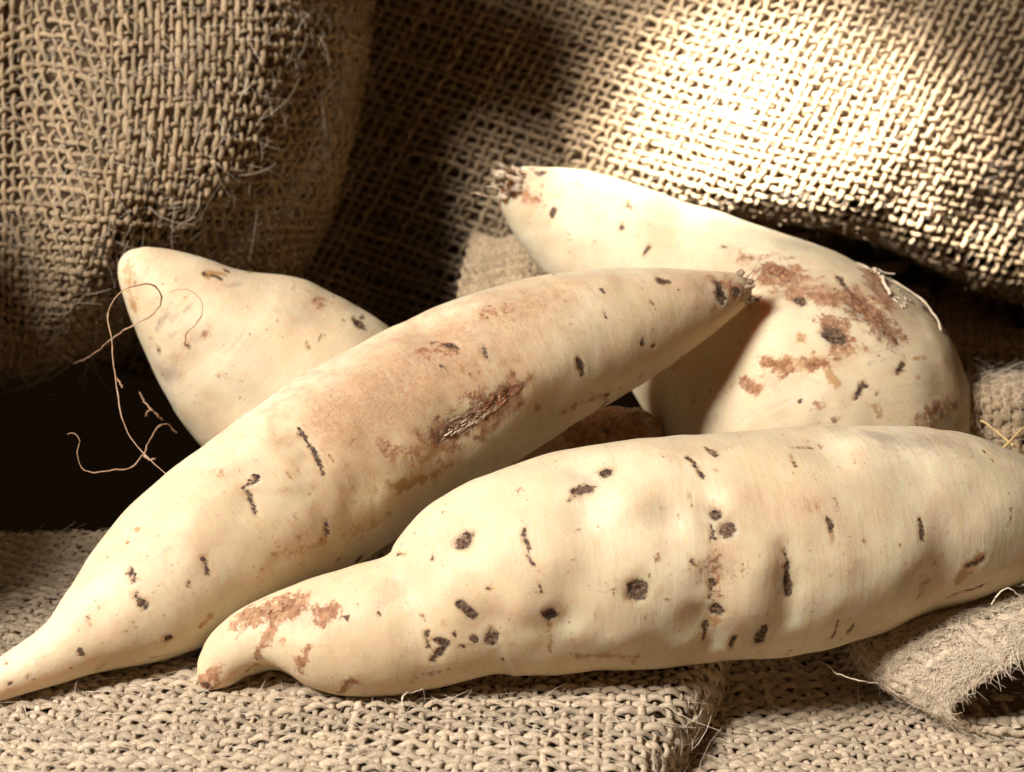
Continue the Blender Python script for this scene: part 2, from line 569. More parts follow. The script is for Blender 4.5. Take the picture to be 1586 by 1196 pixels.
def f_upper(u, v):
    x = -0.205 + 0.285 * u
    k = np.clip((x + 0.085) / 0.06, 0, 1)
    y = -0.058 + (0.137 + 0.05 * k * k * (3 - 2 * k) + 0.006 * noise2(x * 60, 0.5, 77)) * v
    c, s = math.cos(-0.06), math.sin(-0.06)
    X, Y = c * x - s * y, s * x + c * y
    Y = Y + 0.10 * np.maximum(X - 0.0, 0) ** 1.0 * 0.6
    sd, gx, gy = edge_distance(X, Y, EDGE)
    R = 0.0065
    s2, drop = roll(sd, R)
    X, Y = X + gx * (s2 - sd), Y + gy * (s2 - sd)
    z = -0.0012 - np.minimum(drop, 0.0125) + 0.0009 * noise2(X * 35, Y * 35, 8) + 0.0006 * noise2(X * 90, Y * 90, 9)
    return np.stack([X, Y, z], -1)


g = thing('burlap_folded_cloth', 'pale folded burlap cloth spread under the front tubers, rounded edge at bottom centre', 'burlap cloth')
weave(g, f_upper, 0.0034, 0.00085, 0.00066, 33, M_JUTE_PALE, fuzz=7500, fuzz_len=0.0045, fuzz_rise=0.26, flat=0.66, shade_back=0.0026, rad2=0.00120, pitch2=0.00225, fuzz_r=7e-5, wander=.32, slub=.36)

# --- bulging sack, upper left; out-of-view left wall and top are added to block light
W = lambda x, y, z: np.array([x, y, z, 1.0])      # a point given outright
SX = [[W(-.224, -.055, 0.172), W(-.222, .085, 0.165), W(-.205, .158, 0.120), (20, -490, 0.620), (140, -500, 0.595), (240, -500, 0.565), (330, -490, 0.545), (400, -470, 0.565), (450, -460, 0.615)],
      [W(-.224, -.055, 0.160), W(-.222, .085, 0.155), W(-.205, .158, 0.112), (20, -270, 0.605), (160, -265, 0.575), (300, -260, 0.540), (430, -260, 0.523), (530, -260, 0.537), (590, -270, 0.590)],
      [W(-.224, -.055, 0.146), W(-.222, .085, 0.140), W(-.205, .158, 0.104), (20, -90, .585), (160, -80, .575), (300, -80, .578), (430, -80, .592), (525, -80, .622), (580, -90, .68)],
      [W(-.224, -.055, 0.130), W(-.222, .085, 0.125), W(-.205, .158, 0.095), (20, 95, .578), (160, 100, .553), (300, 100, .557), (428, 100, .579), (518, 105, .622), (565, 110, .68)],
      [W(-.224, -.055, 0.112), W(-.222, .085, 0.105), W(-.205, .158, 0.085), (20, 265, .565), (150, 275, .536), (282, 285, .543), (395, 290, .566), (478, 290, .608), (525, 290, .67)],
      [W(-.224, -.055, 0.092), W(-.222, .085, 0.085), W(-.205, .158, 0.070), (20, 415, .56), (125, 425, .540), (235, 435, .563), (338, 438, .588), (415, 428, .62), (470, 420, .68)],
      [W(-.224, -.055, 0.070), W(-.222, .085, 0.060), W(-.205, .158, 0.050), (10, 525, .57), (98, 520, .563), (190, 510, .578), (282, 505, .60), (360, 490, .635), (430, 470, .70)],
      [W(-.224, -.055, 0.030), W(-.222, .085, 0.030), W(-.205, .158, 0.030), (0, 578, .60), (75, 562, .595), (155, 540, .61), (245, 525, .63), (330, 505, .66), (410, 480, .72)],
      [W(-.27, -.03, 0.02), W(-.27, .10, 0.02), W(-.205, .158, 0.020), (0, 570, .66), (62, 555, .65), (135, 530, .655), (225, 510, .67), (315, 490, .69), (400, 470, .74)]]
f_sack0 = grid_surface([[p[:3] if len(p) == 4 else at(*p) for p in r] for r in SX])


def f_sack(u, v):
    p = f_sack0(u, v)
    p = p.copy()
    p[..., 1] += 0.0022 * noise2(u * 7 + v * 2, v * 6, 14) + 0.0010 * noise2(u * 17, v * 15, 15)
    return p


g = thing('burlap_sack', 'bulging coarse burlap sack behind the pointed tuber, upper left', 'burlap sack')
weave(g, f_sack, 0.0049, 0.00096, 0.00105, 47, M_JUTE, sides=4, fuzz=3500, fuzz_len=0.007, fuzz_r=7e-5, shade_back=0.016, wander=0.35, slub=0.38, fuzz_rise=.5)

# --- back cloth with the sunlit swelling
BULGE = [(1760, 300), (1700, 478), (1600, 470), (1520, 447), (1440, 408), (1350, 368), (1250, 345), (1130, 330), (1040, 312),
         (930, 420), (800, 560), (500, 640), (100, 640)]
E1, E2 = np.array([0.945, 0.325]), np.array([0.50, -0.866])


def f_back(u, v):
    a = -440 + 1680 * u
    b = -330 + 1110 * v
    x = 640 + a * E1[0] + b * E2[0]
    y = 380 + a * E1[1] + b * E2[1]
    # the thread lines lean over towards the right
    y = y - 0.00010 * np.maximum(x - 800, 0) ** 2
    x = np.minimum(x, 1735 + 0.05 * (x - 1735))
    sd, gx, gy = edge_distance(x, y, BULGE)
    R = 62.0
    s2, drop = roll(sd, R)
    x, y = x + gx * (s2 - sd), y + gy * (s2 - sd)
    d = 0.668 + 0.00006 * (200 - y)
    d = d - 0.062 * np.exp(-((x - 1230) / np.where(x > 1230, 480, 230)) ** 2 - ((y - 0.1 * (x - 1230) - 200) / 250) ** 2)
    d = d + 0.030 * np.exp(-((x - 520) / 170) ** 2)
    d = d + 0.00008 * np.maximum(x - 1450, 0)
    d = d + 0.0025 * noise2(x / 110, y / 110, 5) + 0.0012 * noise2(x / 48, y / 48, 6)
    d = d + np.minimum(drop, 260) * 0.66 / FPX
    return at(x, y, d)


g = thing('burlap_back_cloth', 'burlap cloth slumping behind the heap, with a burnt-out patch of sunlight', 'burlap cloth')
weave(g, f_back, 0.0039, 0.00098, 0.00085, 59, M_JUTE, sides=4, fuzz=2500, fuzz_len=0.0036, shade_back=0.012, wander=0.28, fuzz_r=6e-5)

# --- rear drape, only glimpsed in the dark gap under the slumping cloth
SD = [[(1180, 300, .79), (1370, 320, .785), (1490, 340, .78), (1600, 360, .77), (1740, 370, .76)],
      [(1180, 420, .775), (1370, 435, .77), (1490, 450, .76), (1600, 460, .75), (1740, 470, .74)],
      [(1180, 520, .77), (1370, 530, .765), (1490, 540, .755), (1600, 550, .745), (1740, 560, .735)],
      [(1180, 640, .79), (1370, 650, .785), (1490, 660, .775), (1600, 665, .765), (1740, 670, .755)]]
f_side = grid_surface([[at(*p) for p in r] for r in SD])
g = thing('burlap_rear_drape', 'burlap in the dark gap at far right, between the slumping cloth and the low ridge', 'burlap cloth')
weave(g, f_side, 0.0042, 0.0014, 0.0009, 71, M_JUTE, fuzz=500, shade_back=0.006)

# --- pale fold showing between the diagonal tuber and the neck of the curved one
HP = [[(735, 360, .66), (775, 375, .62), (812, 368, .605), (850, 380, .61), (900, 390, .64)],
      [(725, 400, .64), (765, 400, .605), (808, 392, .592), (850, 400, .598), (900, 410, .63)],
      [(715, 450, .62), (760, 440, .592), (806, 432, .582), (852, 436, .588), (900, 450, .62)],
      [(710, 510, .61), (758, 500, .588), (806, 495, .578), (854, 498, .584), (905, 510, .61)],
      [(710, 620, .61), (758, 620, .588), (806, 620, .578), (854, 620, .584), (905, 620, .61)]]
f_flap = grid_surface([[at(*p) for p in r] for r in HP])
g = thing('burlap_flap', 'small pale grey burlap flap peeping out beneath the stub of the curved tuber', 'burlap cloth')
weave(g, f_flap, 0.0030, 0.00140, 0.0008, 83, M_JUTE, fuzz=900, fuzz_len=0.003, shade_back=0.003)

# --- felted folded wad, lower right
WD = [[(1760, 905, .450), (1640, 915, .449), (1520, 930, .448), (1420, 950, .446), (1362, 972, .446), (1345, 1000, .450), (1385, 1022, .455), (1500, 1020, .458), (1650, 1020, .460)],
      [(1760, 907, 0.4412), (1640, 914, 0.4400), (1530, 929, 0.4390), (1430, 946, 0.4370), (1350, 980, 0.4364), (1332, 1020, 0.4409), (1385, 1046, 0.4460), (1500, 1048, 0.4470), (1650, 1050, 0.4480)],
      [(1760, 930, 0.4301), (1640, 937, 0.4289), (1545, 954, 0.4279), (1450, 982, 0.4269), (1390, 1019, 0.4274), (1378, 1058, 0.4309), (1420, 1082, 0.4350), (1510, 1085, 0.4360), (1650, 1085, 0.4370)],
      [(1760, 963, 0.4203), (1650, 971, 0.4192), (1575, 991, 0.4182), (1510, 1021, 0.4182), (1462, 1053, 0.4195), (1450, 1090, 0.4229), (1480, 1112, 0.4260), (1540, 1118, 0.4270), (1650, 1118, 0.4280)],
      [(1760, 990, .4165), (1650, 1002, .4160), (1586, 1020, .4155), (1525, 1050, .416), (1482, 1076, .417), (1470, 1103, .420), (1500, 1124, .4225), (1550, 1130, .4235), (1650, 1130, .4245)]]
f_wad0 = grid_surface([[at(*p) for p in r] for r in WD])


def f_wad(u, v):
    p = f_wad0(u, v).copy()
    p[..., 2] += 0.0007 * noise2(u * 14, v * 9, 91)
    return p


g = thing('burlap_felted_fold', 'matted pale burlap fold with a dark open end, under the big tuber, lower right', 'burlap cloth')
weave(g, f_wad, 0.0030, 0.00150, 0.0004, 95, M_JUTE_PALE, fuzz=7000, fuzz_len=0.0028, fuzz_rise=0.12, fuzz_r=7e-5, shade_back=0.0012, wander=0.5)

# --- ridge of cloth at the right edge, top catching the light
RD = [[(1470, 610, .57), (1530, 600, .57), (1590, 596, .57), (1700, 590, .57)],
      [(1465, 603, .545), (1530, 592, .545), (1590, 588, .545), (1700, 580, .545)],
      [(1465, 612, .525), (1530, 602, .525), (1590, 598, .525), (1700, 590, .525)],
      [(1465, 640, .518), (1530, 630, .518), (1590, 626, .518), (1700, 620, .518)],
      [(1465, 720, .520), (1530, 715, .520), (1590, 715, .520), (1700, 710, .520)],
      [(1465, 790, .510), (1530, 790, .510), (1590, 790, .510), (1700, 790, .510)]]
f_ridge = grid_surface([[at(*p) for p in r] for r in RD])
g = thing('burlap_ridge', 'low burlap ridge with a bright top edge, far right behind the big tuber', 'burlap cloth')
weave(g, f_ridge, 0.0040, 0.0018, 0.0007, 101, M_JUTE, fuzz=800, shade_back=0.003)


# ------------------------------------------------------------------ tubers
class Tuber:
    def __init__(self, name, label, st, rings, segs, seed, lump=0.05, group=None):
        """st: stations (x, y, depth, radius in the same picture scale)."""
        pts = np.array([np.append(at(x, y, d), r * d / FPX) for x, y, d, r in st])
        c = spline(pts, rings)
        P, R = c[:, :3], np.maximum(c[:, 3], 2e-4)
        t = unit(np.gradient(P, axis=0))
        n = np.zeros_like(P)
        n[0] = unit(np.cross(t[0], np.array([0.2, -1.0, 0.3])))
        for i in range(1, rings):
            a = n[i - 1] - t[i] * np.dot(n[i - 1], t[i])
            n[i] = a / np.linalg.norm(a)
        b = np.cross(t, n)
        ph = np.linspace(0, 2 * np.pi, segs, endpoint=False)
        dirs = np.cos(ph)[None, :, None] * n[:, None] + np.sin(ph)[None, :, None] * b[:, None]
        V = P[:, None] + R[:, None, None] * dirs
        q = V * 1.0
        # lumps: never a clean lathe form
        big = noise3(q, 38, seed) + 0.55 * noise3(q, 85, seed + 1)
        sm = noise3(q, 190, seed + 2)
        V = V + dirs * (R[:, None] * lump * big)[..., None] + dirs * (0.00022 * sm * np.minimum(1, R[:, None] / 0.01))[..., None]
        self.V, self.rings, self.segs, self.seed = V, rings, segs, seed
        self.root = thing(name, label, 'sweet potato', group)
        self.N = self._normals()
        self.att = {k: np.zeros(V.shape[:2]) for k in ('pit', 'russet', 'stain', 'grey', 'blush')}
        self.scabs = []

    def _normals(self):
        du = np.gradient(self.V, axis=0)
        dv = (np.roll(self.V, -1, 1) - np.roll(self.V, 1, 1)) * 0.5
        n = unit(np.cross(dv, du))
        c = self.V.mean(1, keepdims=True)
        s = np.sign(np.sum(n * (self.V - c), -1).mean())
        return n * s

    def locate(self, x, y):
        """the skin point seen at (x, y) -> 3D point and the local scale (m per picture unit)."""
        rel = self.V - CAM_LOC
        d = rel @ FWD
        px = 793 + FPX * (rel @ RGT) / d
        py = 598 - FPX * (rel @ UPV) / d
        face = np.sum(self.N * rel, -1) < 0
        e = (px - x) ** 2 + (py - y) ** 2 + np.where(face, 0, 1e6)
        i = np.unravel_index(np.argmin(e), e.shape)
        return self.V[i], d[i] / FPX

    def dist(self, pts3, warp=True):
        if getattr(self, '_w', None) is None:
            self._w = 0.00045 * np.stack([noise3(self.V, 620, self.seed + 80 + k) for k in range(3)], -1) + 0.00030 * np.stack([noise3(self.V, 1500, self.seed + 90 + k) for k in range(3)], -1)
        V = self.V + self._w if warp else self.V
        best = np.full(self.V.shape[:2], 1e9)
        if len(pts3) == 1:
            return np.linalg.norm(V - pts3[0], axis=-1)
        for a, b in zip(pts3[:-1], pts3[1:]):
            ab = b - a
            t = np.clip(((V - a) @ ab) / max(ab @ ab, 1e-12), 0, 1)
            best = np.minimum(best, np.linalg.norm(V - (a + t[..., None] * ab), axis=-1))
        return best

    def marks(self, kind, rows, depth=0.0):
        """rows: (w, strength, x0, y0, x1, y1, ...)"""
        for row in rows:
            w, k = row[0], row[1]
            pts = [self.locate(row[i], row[i + 1]) for i in range(2, len(row), 2)]
            wm = w * pts[0][1]
            p3 = [p for p, _ in pts]
            dd = self.dist(p3) * (1.0 + 0.45 * noise3(self.V, 420, self.seed + 99)) if kind != 'dent' else self.dist(p3, False)
            if kind == 'dent':                      # k in mm, wide hollow (+) or swelling (-)
                self.V = self.V - self.N * (k * 0.001 * np.exp(-(dd / wm) ** 2))[..., None]
                continue
            m = np.clip(1.0 - dd / (wm * 1.45), 0, 1)
            self.att[kind] = np.maximum(self.att[kind], m * k)
            if kind == 'pit':
                dep = min(0.0016, 0.13 * wm + 0.00018) * k
                self.V = self.V - self.N * (dep * np.exp(-(dd / (wm * 0.85)) ** 2) - 0.35 * dep * np.exp(-((dd - wm * 1.35) / (wm * 0.45)) ** 2))[..., None]
                self.att['blush'] = np.maximum(self.att['blush'], np.clip(1.0 - dd / (wm * 2.8), 0, 1) * 0.75 * k)
                if w >= 8 and k > 0.75:
                    self.scabs.append((p3, wm))
            if kind == 'russet' and k > 0.6:
                self.V = self.V + self.N * (0.00028 * m * noise3(self.V, 700, self.seed + 6))[..., None]

    def lenticels(self, count):
        """short faint cross-ways marks all over the skin"""
        rng = np.random.default_rng(self.seed + 50)
        for _ in range(count):
            i, j = rng.integers(int(self.rings * .06), int(self.rings * .94)), rng.integers(0, self.segs)
            w = rng.uniform(0.00035, 0.0009)
            nj = rng.integers(0, 5)
            a, b = self.V[i, j], self.V[i, (j + nj) % self.segs]
            dd = self.dist([a, b] if nj else [a])
            kind = rng.choice(['pit', 'stain', 'grey', 'russet'], p=[.30, .30, .2, .2])
            m = np.clip(1.0 - dd / (w * 1.5), 0, 1) * rng.uniform(0.45, 0.95)
            self.att[kind] = np.maximum(self.att[kind], m)

    def build(self):
        R, S = self.rings, self.segs
        ends = np.stack([self.V[0].mean(0), self.V[-1].mean(0)])
        verts = np.vstack([self.V.reshape(-1, 3), ends])
        idx = np.arange(R * S).reshape(R, S)
        q = np.stack([idx[:-1], idx[1:], np.roll(idx[1:], -1, 1), np.roll(idx[:-1], -1, 1)], -1).reshape(-1, 4)
        e0, e1 = R * S, R * S + 1
        c0 = np.stack([np.full(S, e0), idx[0], np.roll(idx[0], -1), np.full(S, e0)], -1)
        c1 = np.stack([np.full(S, e1), np.roll(idx[-1], -1), idx[-1], np.full(S, e1)], -1)
        att = {k: np.append(a.ravel(), [a[0].mean(), a[-1].mean()]) for k, a in self.att.items()}
        # quads for the skin, one fan of triangles at each end
        tri = np.vstack([np.stack([q[:, 0], q[:, 1], q[:, 2]], -1), np.stack([q[:, 0], q[:, 2], q[:, 3]], -1), c0[:, :3], c1[:, :3]])
        # outward winding
        ctr = self.V.mean(1)
        f0 = tri[len(q) // 2]
        nn = np.cross(verts[f0[1]] - verts[f0[0]], verts[f0[2]] - verts[f0[0]])
        if np.dot(nn, verts[f0[0]] - ctr[R // 2]) < 0:
            tri = tri[:, ::-1]
        ax = self.V.mean(1)
        al = np.concatenate([[0], np.cumsum(np.linalg.norm(np.diff(ax, axis=0), axis=1))]) * 1000.0
        uvv = np.stack(np.broadcast_arrays(al[:, None], (np.arange(S) / S)[None, :]), -1).reshape(-1, 2)
        uvv = np.vstack([uvv, [[0, 0], [al[-1], 0]]])
        self.body = mesh_obj('skin', verts, tri, M_SKIN, self.root, att, uvv)
        self.bvh = bvh = BVHTree.FromPolygons([tuple(v) for v in verts[::1].tolist()], tri.tolist(), all_triangles=True) if self.scabs else None
        rng = np.random.default_rng(self.seed + 70)
        for p3, wm in self.scabs:
            self.scab(bvh, p3, wm, rng)
        return self

    def scab(self, bvh, p3, wm, rng, name='scab', mat=None, lift=0.00010, rough=0.00035, rr=9, aa=22):
        """a crust grown into the skin: ragged rim sunk in, crumbly middle proud"""
        c = np.mean(p3, axis=0)
        loc, nrm, _, _ = bvh.find_nearest(Vector(c))
        nrm = np.array(nrm)
        if len(p3) > 1:
            ax = p3[-1] - p3[0]
            half = np.linalg.norm(ax) / 2
        else:
            ax, half = rng.normal(size=3), 0.0
        ax = unit(ax - nrm * np.dot(ax, nrm))
        ay = np.cross(nrm, ax)
        sd = int(rng.integers(0, 9999))
        vs = []
        for i in range(rr + 1):
            for j in range(aa):
                th = 2 * math.pi * j / aa
                rim = 1 + 0.38 * float(noise2(math.cos(th) * 1.7 + sd, math.sin(th) * 1.7, sd)) + 0.22 * float(noise2(math.cos(th) * 4 + sd, math.sin(th) * 4, sd + 1))
                k = (i / rr) * rim * 0.92
                p = c + ax * math.cos(th) * (wm + half) * k + ay * math.sin(th) * wm * k
                l, n, _, _ = bvh.find_nearest(Vector(p))
                n = np.array(n)
                fall = 1 - (i / rr) ** 2.2
                h = lift * fall - 0.00012 * (i == rr) + rough * fall * float(noise3(p, 1500, sd) * 0.6 + noise3(p, 3200, sd + 2) * 0.5)
                vs.append(np.array(l) + n * h)
        vs = np.array(vs)
        idx = np.arange((rr + 1) * aa).reshape(rr + 1, aa)
        q = np.stack([idx[:-1], idx[1:], np.roll(idx[1:], -1, 1), np.roll(idx[:-1], -1, 1)], -1).reshape(-1, 4)
        return mesh_obj(name, vs, q, mat or M_SCAB, self.root)


G = 'pale sweet potatoes heaped on burlap'

# --- C: the big lumpy one in front
fd = floor_depth
tc = Tuber('sweet_potato', 'biggest lumpy cream tuber in front, running off the right edge, blunt nose towards bottom left',
           [(311, 1058, .4195, 8), (320, 1052, .4195, 22), (338, 1036, .4198, 38), (368, 1012, .4202, 53), (415, 992, .4205, 66), (480, 984, .4205, 86),
            (560, 976, .4205, 102), (645, 958, .4212, 112), (740, 908, .4232, 148), (860, 873, .425, 168),
            (980, 855, .427, 177), (1100, 848, .429, 176), (1200, 838, .4315, 173), (1300, 824, .435, 164), (1400, 808, .439, 148),
            (1500, 802, .443, 128), (1586, 808, .446, 97), (1650, 818, .448, 62), (1690, 826, .449, 26), (1700, 828, .449, 8)],
           410, 224, 101, 0.030, G)
tc.marks('dent', [(46, 4.6, 418, 1056), (24, 1.2, 895, 730, 880, 960), (22, 1.5, 1095, 790, 1100, 1000), (20, 1.0, 1218, 850, 1220, 960), (32, .9, 640, 900, 655, 1040), (50, -1.2, 780, 900), (46, -1.1, 1160, 940), (34, 1.6, 900, 800), (30, 1.5, 1040, 800), (36, -1.3, 970, 775), (34, -1.3, 1130, 770), (40, .9, 905, 900), (34, -1.2, 965, 985), (36, 1.3, 1110, 900),
                  (40, -1.2, 1180, 880), (30, 1.4, 1085, 960), (44, 1.0, 1215, 900), (40, -1.0, 860, 860), (55, -1.0, 1400, 860), (40, 1.4, 1275, 690), (40, -1.0, 1340, 690),
                  (30, 1.2, 620, 905), (30, 1.2, 760, 960), (30, -1.2, 810, 940), (28, 1.2, 470, 960), (40, 1.0, 1440, 900), (20, 0.7, 988, 914), (22, .8, 1120, 815), (20, .6, 714, 838)])
tc.marks('grey', [(34, .8, 1360, 676, 1470, 686), (30, .5, 1220, 890), (26, .5, 905, 745), (40, .4, 600, 930), (30, .4, 1430, 900), (40, .4, 1110, 880)])  # first row greys the upward-facing top in place of its weaker light
tc.marks('russet', [(34, .95, 392, 950, 440, 942), (12, .9, 420, 975, 400, 1015), (8, .8, 382, 1040, 398, 1028), (16, .9, 330, 1040, 316, 1064), (17, .9, 498, 950, 514, 948), (9, .8, 474, 1006, 463, 1040),
                    (9, .8, 545, 1052, 530, 1072), (14, .4, 1248, 779), (10, .6, 640, 1050, 690, 1040), (14, .5, 1150, 880), (18, .5, 1108, 870, 1112, 920), (20, .35, 470, 900)])
tc.marks('stain', [(6, .8, 850, 965, 853, 1010), (14, .8, 1106, 960), (6, .7, 1153, 893), (24, .5, 1432, 900), (16, .85, 1518, 866, 1492, 892), (16, .5, 880, 1015, 1000, 1018), (12, .5, 690, 965),
                   (8, .6, 1072, 874), (9, .7, 1101, 905), (10, .5, 760, 905)])
tc.marks('blush', [(50, .55, 1110, 860, 1110, 960), (50, .4, 470, 960, 560, 1000), (60, .4, 720, 960), (50, .4, 1440, 900), (40, .4, 1250, 780), (40, .5, 700, 840), (60, .35, 640, 900), (50, .4, 1050, 700)])
tc.marks('pit', [(15, 1, 715, 838), (5, .9, 808, 822, 824, 873), (3.5, .8, 836, 906, 839, 920), (12, 1, 850, 953), (17, 1, 988, 914), (9, .95, 712, 936, 730, 953), (13, 1, 760, 988),
                 (8, .95, 737, 990), (6.5, .9, 716, 1002), (5, .9, 662, 980, 664, 1003), (6, .85, 668, 990, 684, 992), (7, .95, 690, 996, 673, 1022), (5, .85, 702, 984), (5, .7, 615, 858, 628, 857),
                 (5, .7, 668, 868), (4, .7, 756, 910), (11, .95, 938, 733), (8, .95, 888, 758, 912, 757), (4, .7, 880, 774), (4.5, .95, 1066, 709, 1086, 738), (6, .85, 1092, 693, 1108, 704), (4, .7, 1113, 730),
                 (3, .7, 1066, 765, 1071, 784), (4, .7, 1226, 706, 1231, 722), (3, .75, 1228, 694, 1258, 694), (2.5, .8, 1524, 698, 1536, 712), (9, .95, 1106, 797), (14, 1, 1127, 820), (4.5, .8, 1101, 812, 1103, 840),
                 (4.5, .85, 1284, 803, 1289, 842), (4.5, .8, 1425, 798, 1429, 836), (3, .8, 1566, 788, 1564, 816), (3.5, .8, 1395, 846), (6, .75, 1215, 852, 1218, 890), (8, .95, 1219, 895, 1221, 920), (6, .8, 1073, 872),
                 (3, .7, 1078, 905), (5, .85, 1102, 898, 1099, 926), (12, 1, 1110, 942), (5.5, .95, 1094, 968, 1091, 990), (5, .95, 1136, 988, 1133, 1004), (10, .85, 1184, 975, 1174, 992), (3, .9, 1298, 962, 1290, 988),
                 (4.5, .8, 1320, 968, 1313, 982), (8, .75, 1524, 868, 1500, 878), (2.5, .9, 1538, 900, 1464, 925), (8, .8, 318, 1062), (4, .8, 536, 958)])
tc.lenticels(95)
tc.build()

# --- B: the diagonal one across the middle
tb = Tuber('sweet_potato', 'long cream tuber lying diagonally, thin tail at left, dark cut tip on the curved tuber',
           [(-60, 1078, .4125, 14), (-30, 1068, .4128, 25), (30, 1040, .415, 37), (95, 1008, .419, 50), (150, 972, .424, 76), (220, 925, .431, 108), (310, 862, .440, 133), (400, 803, .449, 144),
            (480, 748, .457, 146), (570, 690, .466, 146), (660, 637, .473, 141), (750, 588, .479, 133), (850, 543, .485, 118), (940, 513, .490, 101), (1020, 488, .494, 78), (1085, 468, .497, 54), (1128, 454, .499, 36), (1150, 448, .500, 24), (1160, 445, .5005, 10)],
           400, 204, 202, 0.030, G)
tb.marks('dent', [(44, -1.2, 745, 470), (40, 1.3, 655, 508), (36, 1.1, 330, 725), (44, -.9, 480, 625), (40, 1.4, 700, 660), (40, 1.2, 860, 620), (36, -1.0, 560, 600), (30, 1.2, 470, 690), (30, 1.2, 385, 770), (40, -1.0, 300, 800), (60, -1.0, 640, 560), (30, 1.0, 560, 760), (30, 1.0, 150, 960)])
tb.marks('grey', [(60, .42, 580, 620, 700, 520), (40, .55, 1090, 440, 1120, 455), (8, .7, 212, 832), (9, .9, 747, 537, 759, 560), (14, .5, 330, 730), (60, .35, 900, 480), (9, .6, 462, 705, 472, 716)])
tb.marks('blush', [(110, 1.0, 520, 640, 620, 590, 700, 530), (70, .85, 760, 490, 840, 465), (46, .9, 660, 700, 760, 640, 800, 610), (60, .5, 800, 445, 950, 430), (60, .6, 1080, 440, 1140, 450), (50, .5, 450, 850, 520, 800), (30, .6, 350, 727, 390, 780), (26, .5, 316, 880)])
tb.marks('russet', [(20, .62, 755, 484, 780, 480), (16, .6, 660, 545, 700, 540), (30, .95, 680, 684, 745, 640, 795, 606), (16, .62, 602, 694, 648, 706), (12, .5, 348, 727), (20, .75, 1110, 440, 1145, 450),
                    (10, .7, 941, 612, 930, 640), (7, .7, 992, 581), (9, .6, 556, 865), (7, .6, 524, 868)])
tb.marks('stain', [(14, .7, 613, 756, 670, 735), (8, .8, 832, 634), (8, .7, 310, 970, 325, 956), (5, .7, 235, 1018, 262, 1013), (9, .5, 400, 832), (26, .45, 560, 770, 700, 720), (30, .45, 450, 860, 600, 800), (12, .5, 868, 640, 960, 600)])
tb.marks('pit', [(9, .55, 680, 680, 712, 659, 754, 630, 790, 606), (4.5, .9, 463, 664, 487, 702, 501, 732), (8, .8, 396, 738), (5, .8, 398, 740, 378, 756), (5, .8, 383, 762, 398, 798), (5, .6, 505, 805, 507, 828), (4, .7, 480, 764),
                 (8, .75, 204, 884, 208, 900), (7, .8, 213, 924, 222, 940), (6, .85, 316, 862, 322, 888), (5, .6, 293, 905), (8, .9, 259, 988), (3, .8, 135, 957, 142, 968), (2.5, .7, 205, 964, 210, 972), (3.5, .8, 124, 1013), (5, .8, 152, 1036),
                 (4.5, .9, 13, 1060), (4, .7, 46, 1048), (3, .8, 10, 1028), (3, .7, 243, 828), (7, .8, 524, 868), (9, .8, 556, 866), (6, .75, 669, 532), (7, .75, 694, 534, 706, 536), (5, .75, 757, 494), (6, .7, 748, 540, 756, 556),
                 (5.5, .85, 896, 557, 903, 578), (7, .9, 1021, 433, 1034, 437), (4, .8, 930, 447, 936, 453), (3, .7, 1052, 450), (4, .7, 1014, 535), (8, .6, 941, 612), (9, .95, 1112, 440, 1118, 462), (9, 1, 1140, 452)])
tb.lenticels(90)
tb.build()

# --- A: the pointed one at the left, behind
ta = Tuber('sweet_potato', 'plump pointed cream tuber behind the diagonal one at left, with curling hair-like rootlets',
           [(198, 392, .512, 10), (204, 400, .512, 27), (220, 417, .5125, 45), (255, 449, .515, 72), (300, 488, .519, 101), (350, 530, .5235, 129), (405, 572, .527, 151), (465, 616, .5295, 165), (530, 660, .531, 163), (600, 705, .532, 136), (660, 742, .532, 90), (690, 760, .532, 45), (703, 768, .532, 12)],
           260, 180, 303, 0.028, G)
ta.marks('dent', [(50, .9, 372, 410), (60, -1.6, 470, 430), (40, .5, 480, 480), (60, -.6, 300, 560)])
ta.marks('grey', [(5, .9, 243, 509, 261, 484), (5, .8, 252, 480, 268, 470), (5, .8, 265, 498, 274, 487), (5, .8, 284, 484, 297, 472), (7, .8, 246, 545), (5, .8, 264, 522, 272, 514), (15, .8, 255, 582, 270, 578), (14, .9, 347, 680), (11, .7, 553, 470), (8, .8, 355, 445, 372, 440), (6, .6, 335, 450), (20, .4, 490, 466), (30, .4, 210, 430)])
ta.marks('blush', [(60, .6, 495, 470), (40, .5, 300, 520, 260, 580), (40, .5, 205, 430)])
ta.marks('russet', [(26, .5, 490, 466), (9, .6, 314, 517), (9, .45, 480, 470)])
ta.marks('stain', [(9, .95, 322, 424, 346, 426), (20, .5, 195, 420, 210, 480)])
ta.marks('pit', [(7, .9, 351, 420), (5, .7, 318, 424, 345, 432), (11, 1, 556, 503), (6, .9, 289, 538), (4.5, .8, 477, 530, 479, 540), (4, .7, 339, 582), (3, .7, 432, 496), (4, .7, 536, 496), (3, .6, 388, 519), (6, .6, 247, 542), (4, .6, 289, 397)])
ta.lenticels(50)
ta.build()

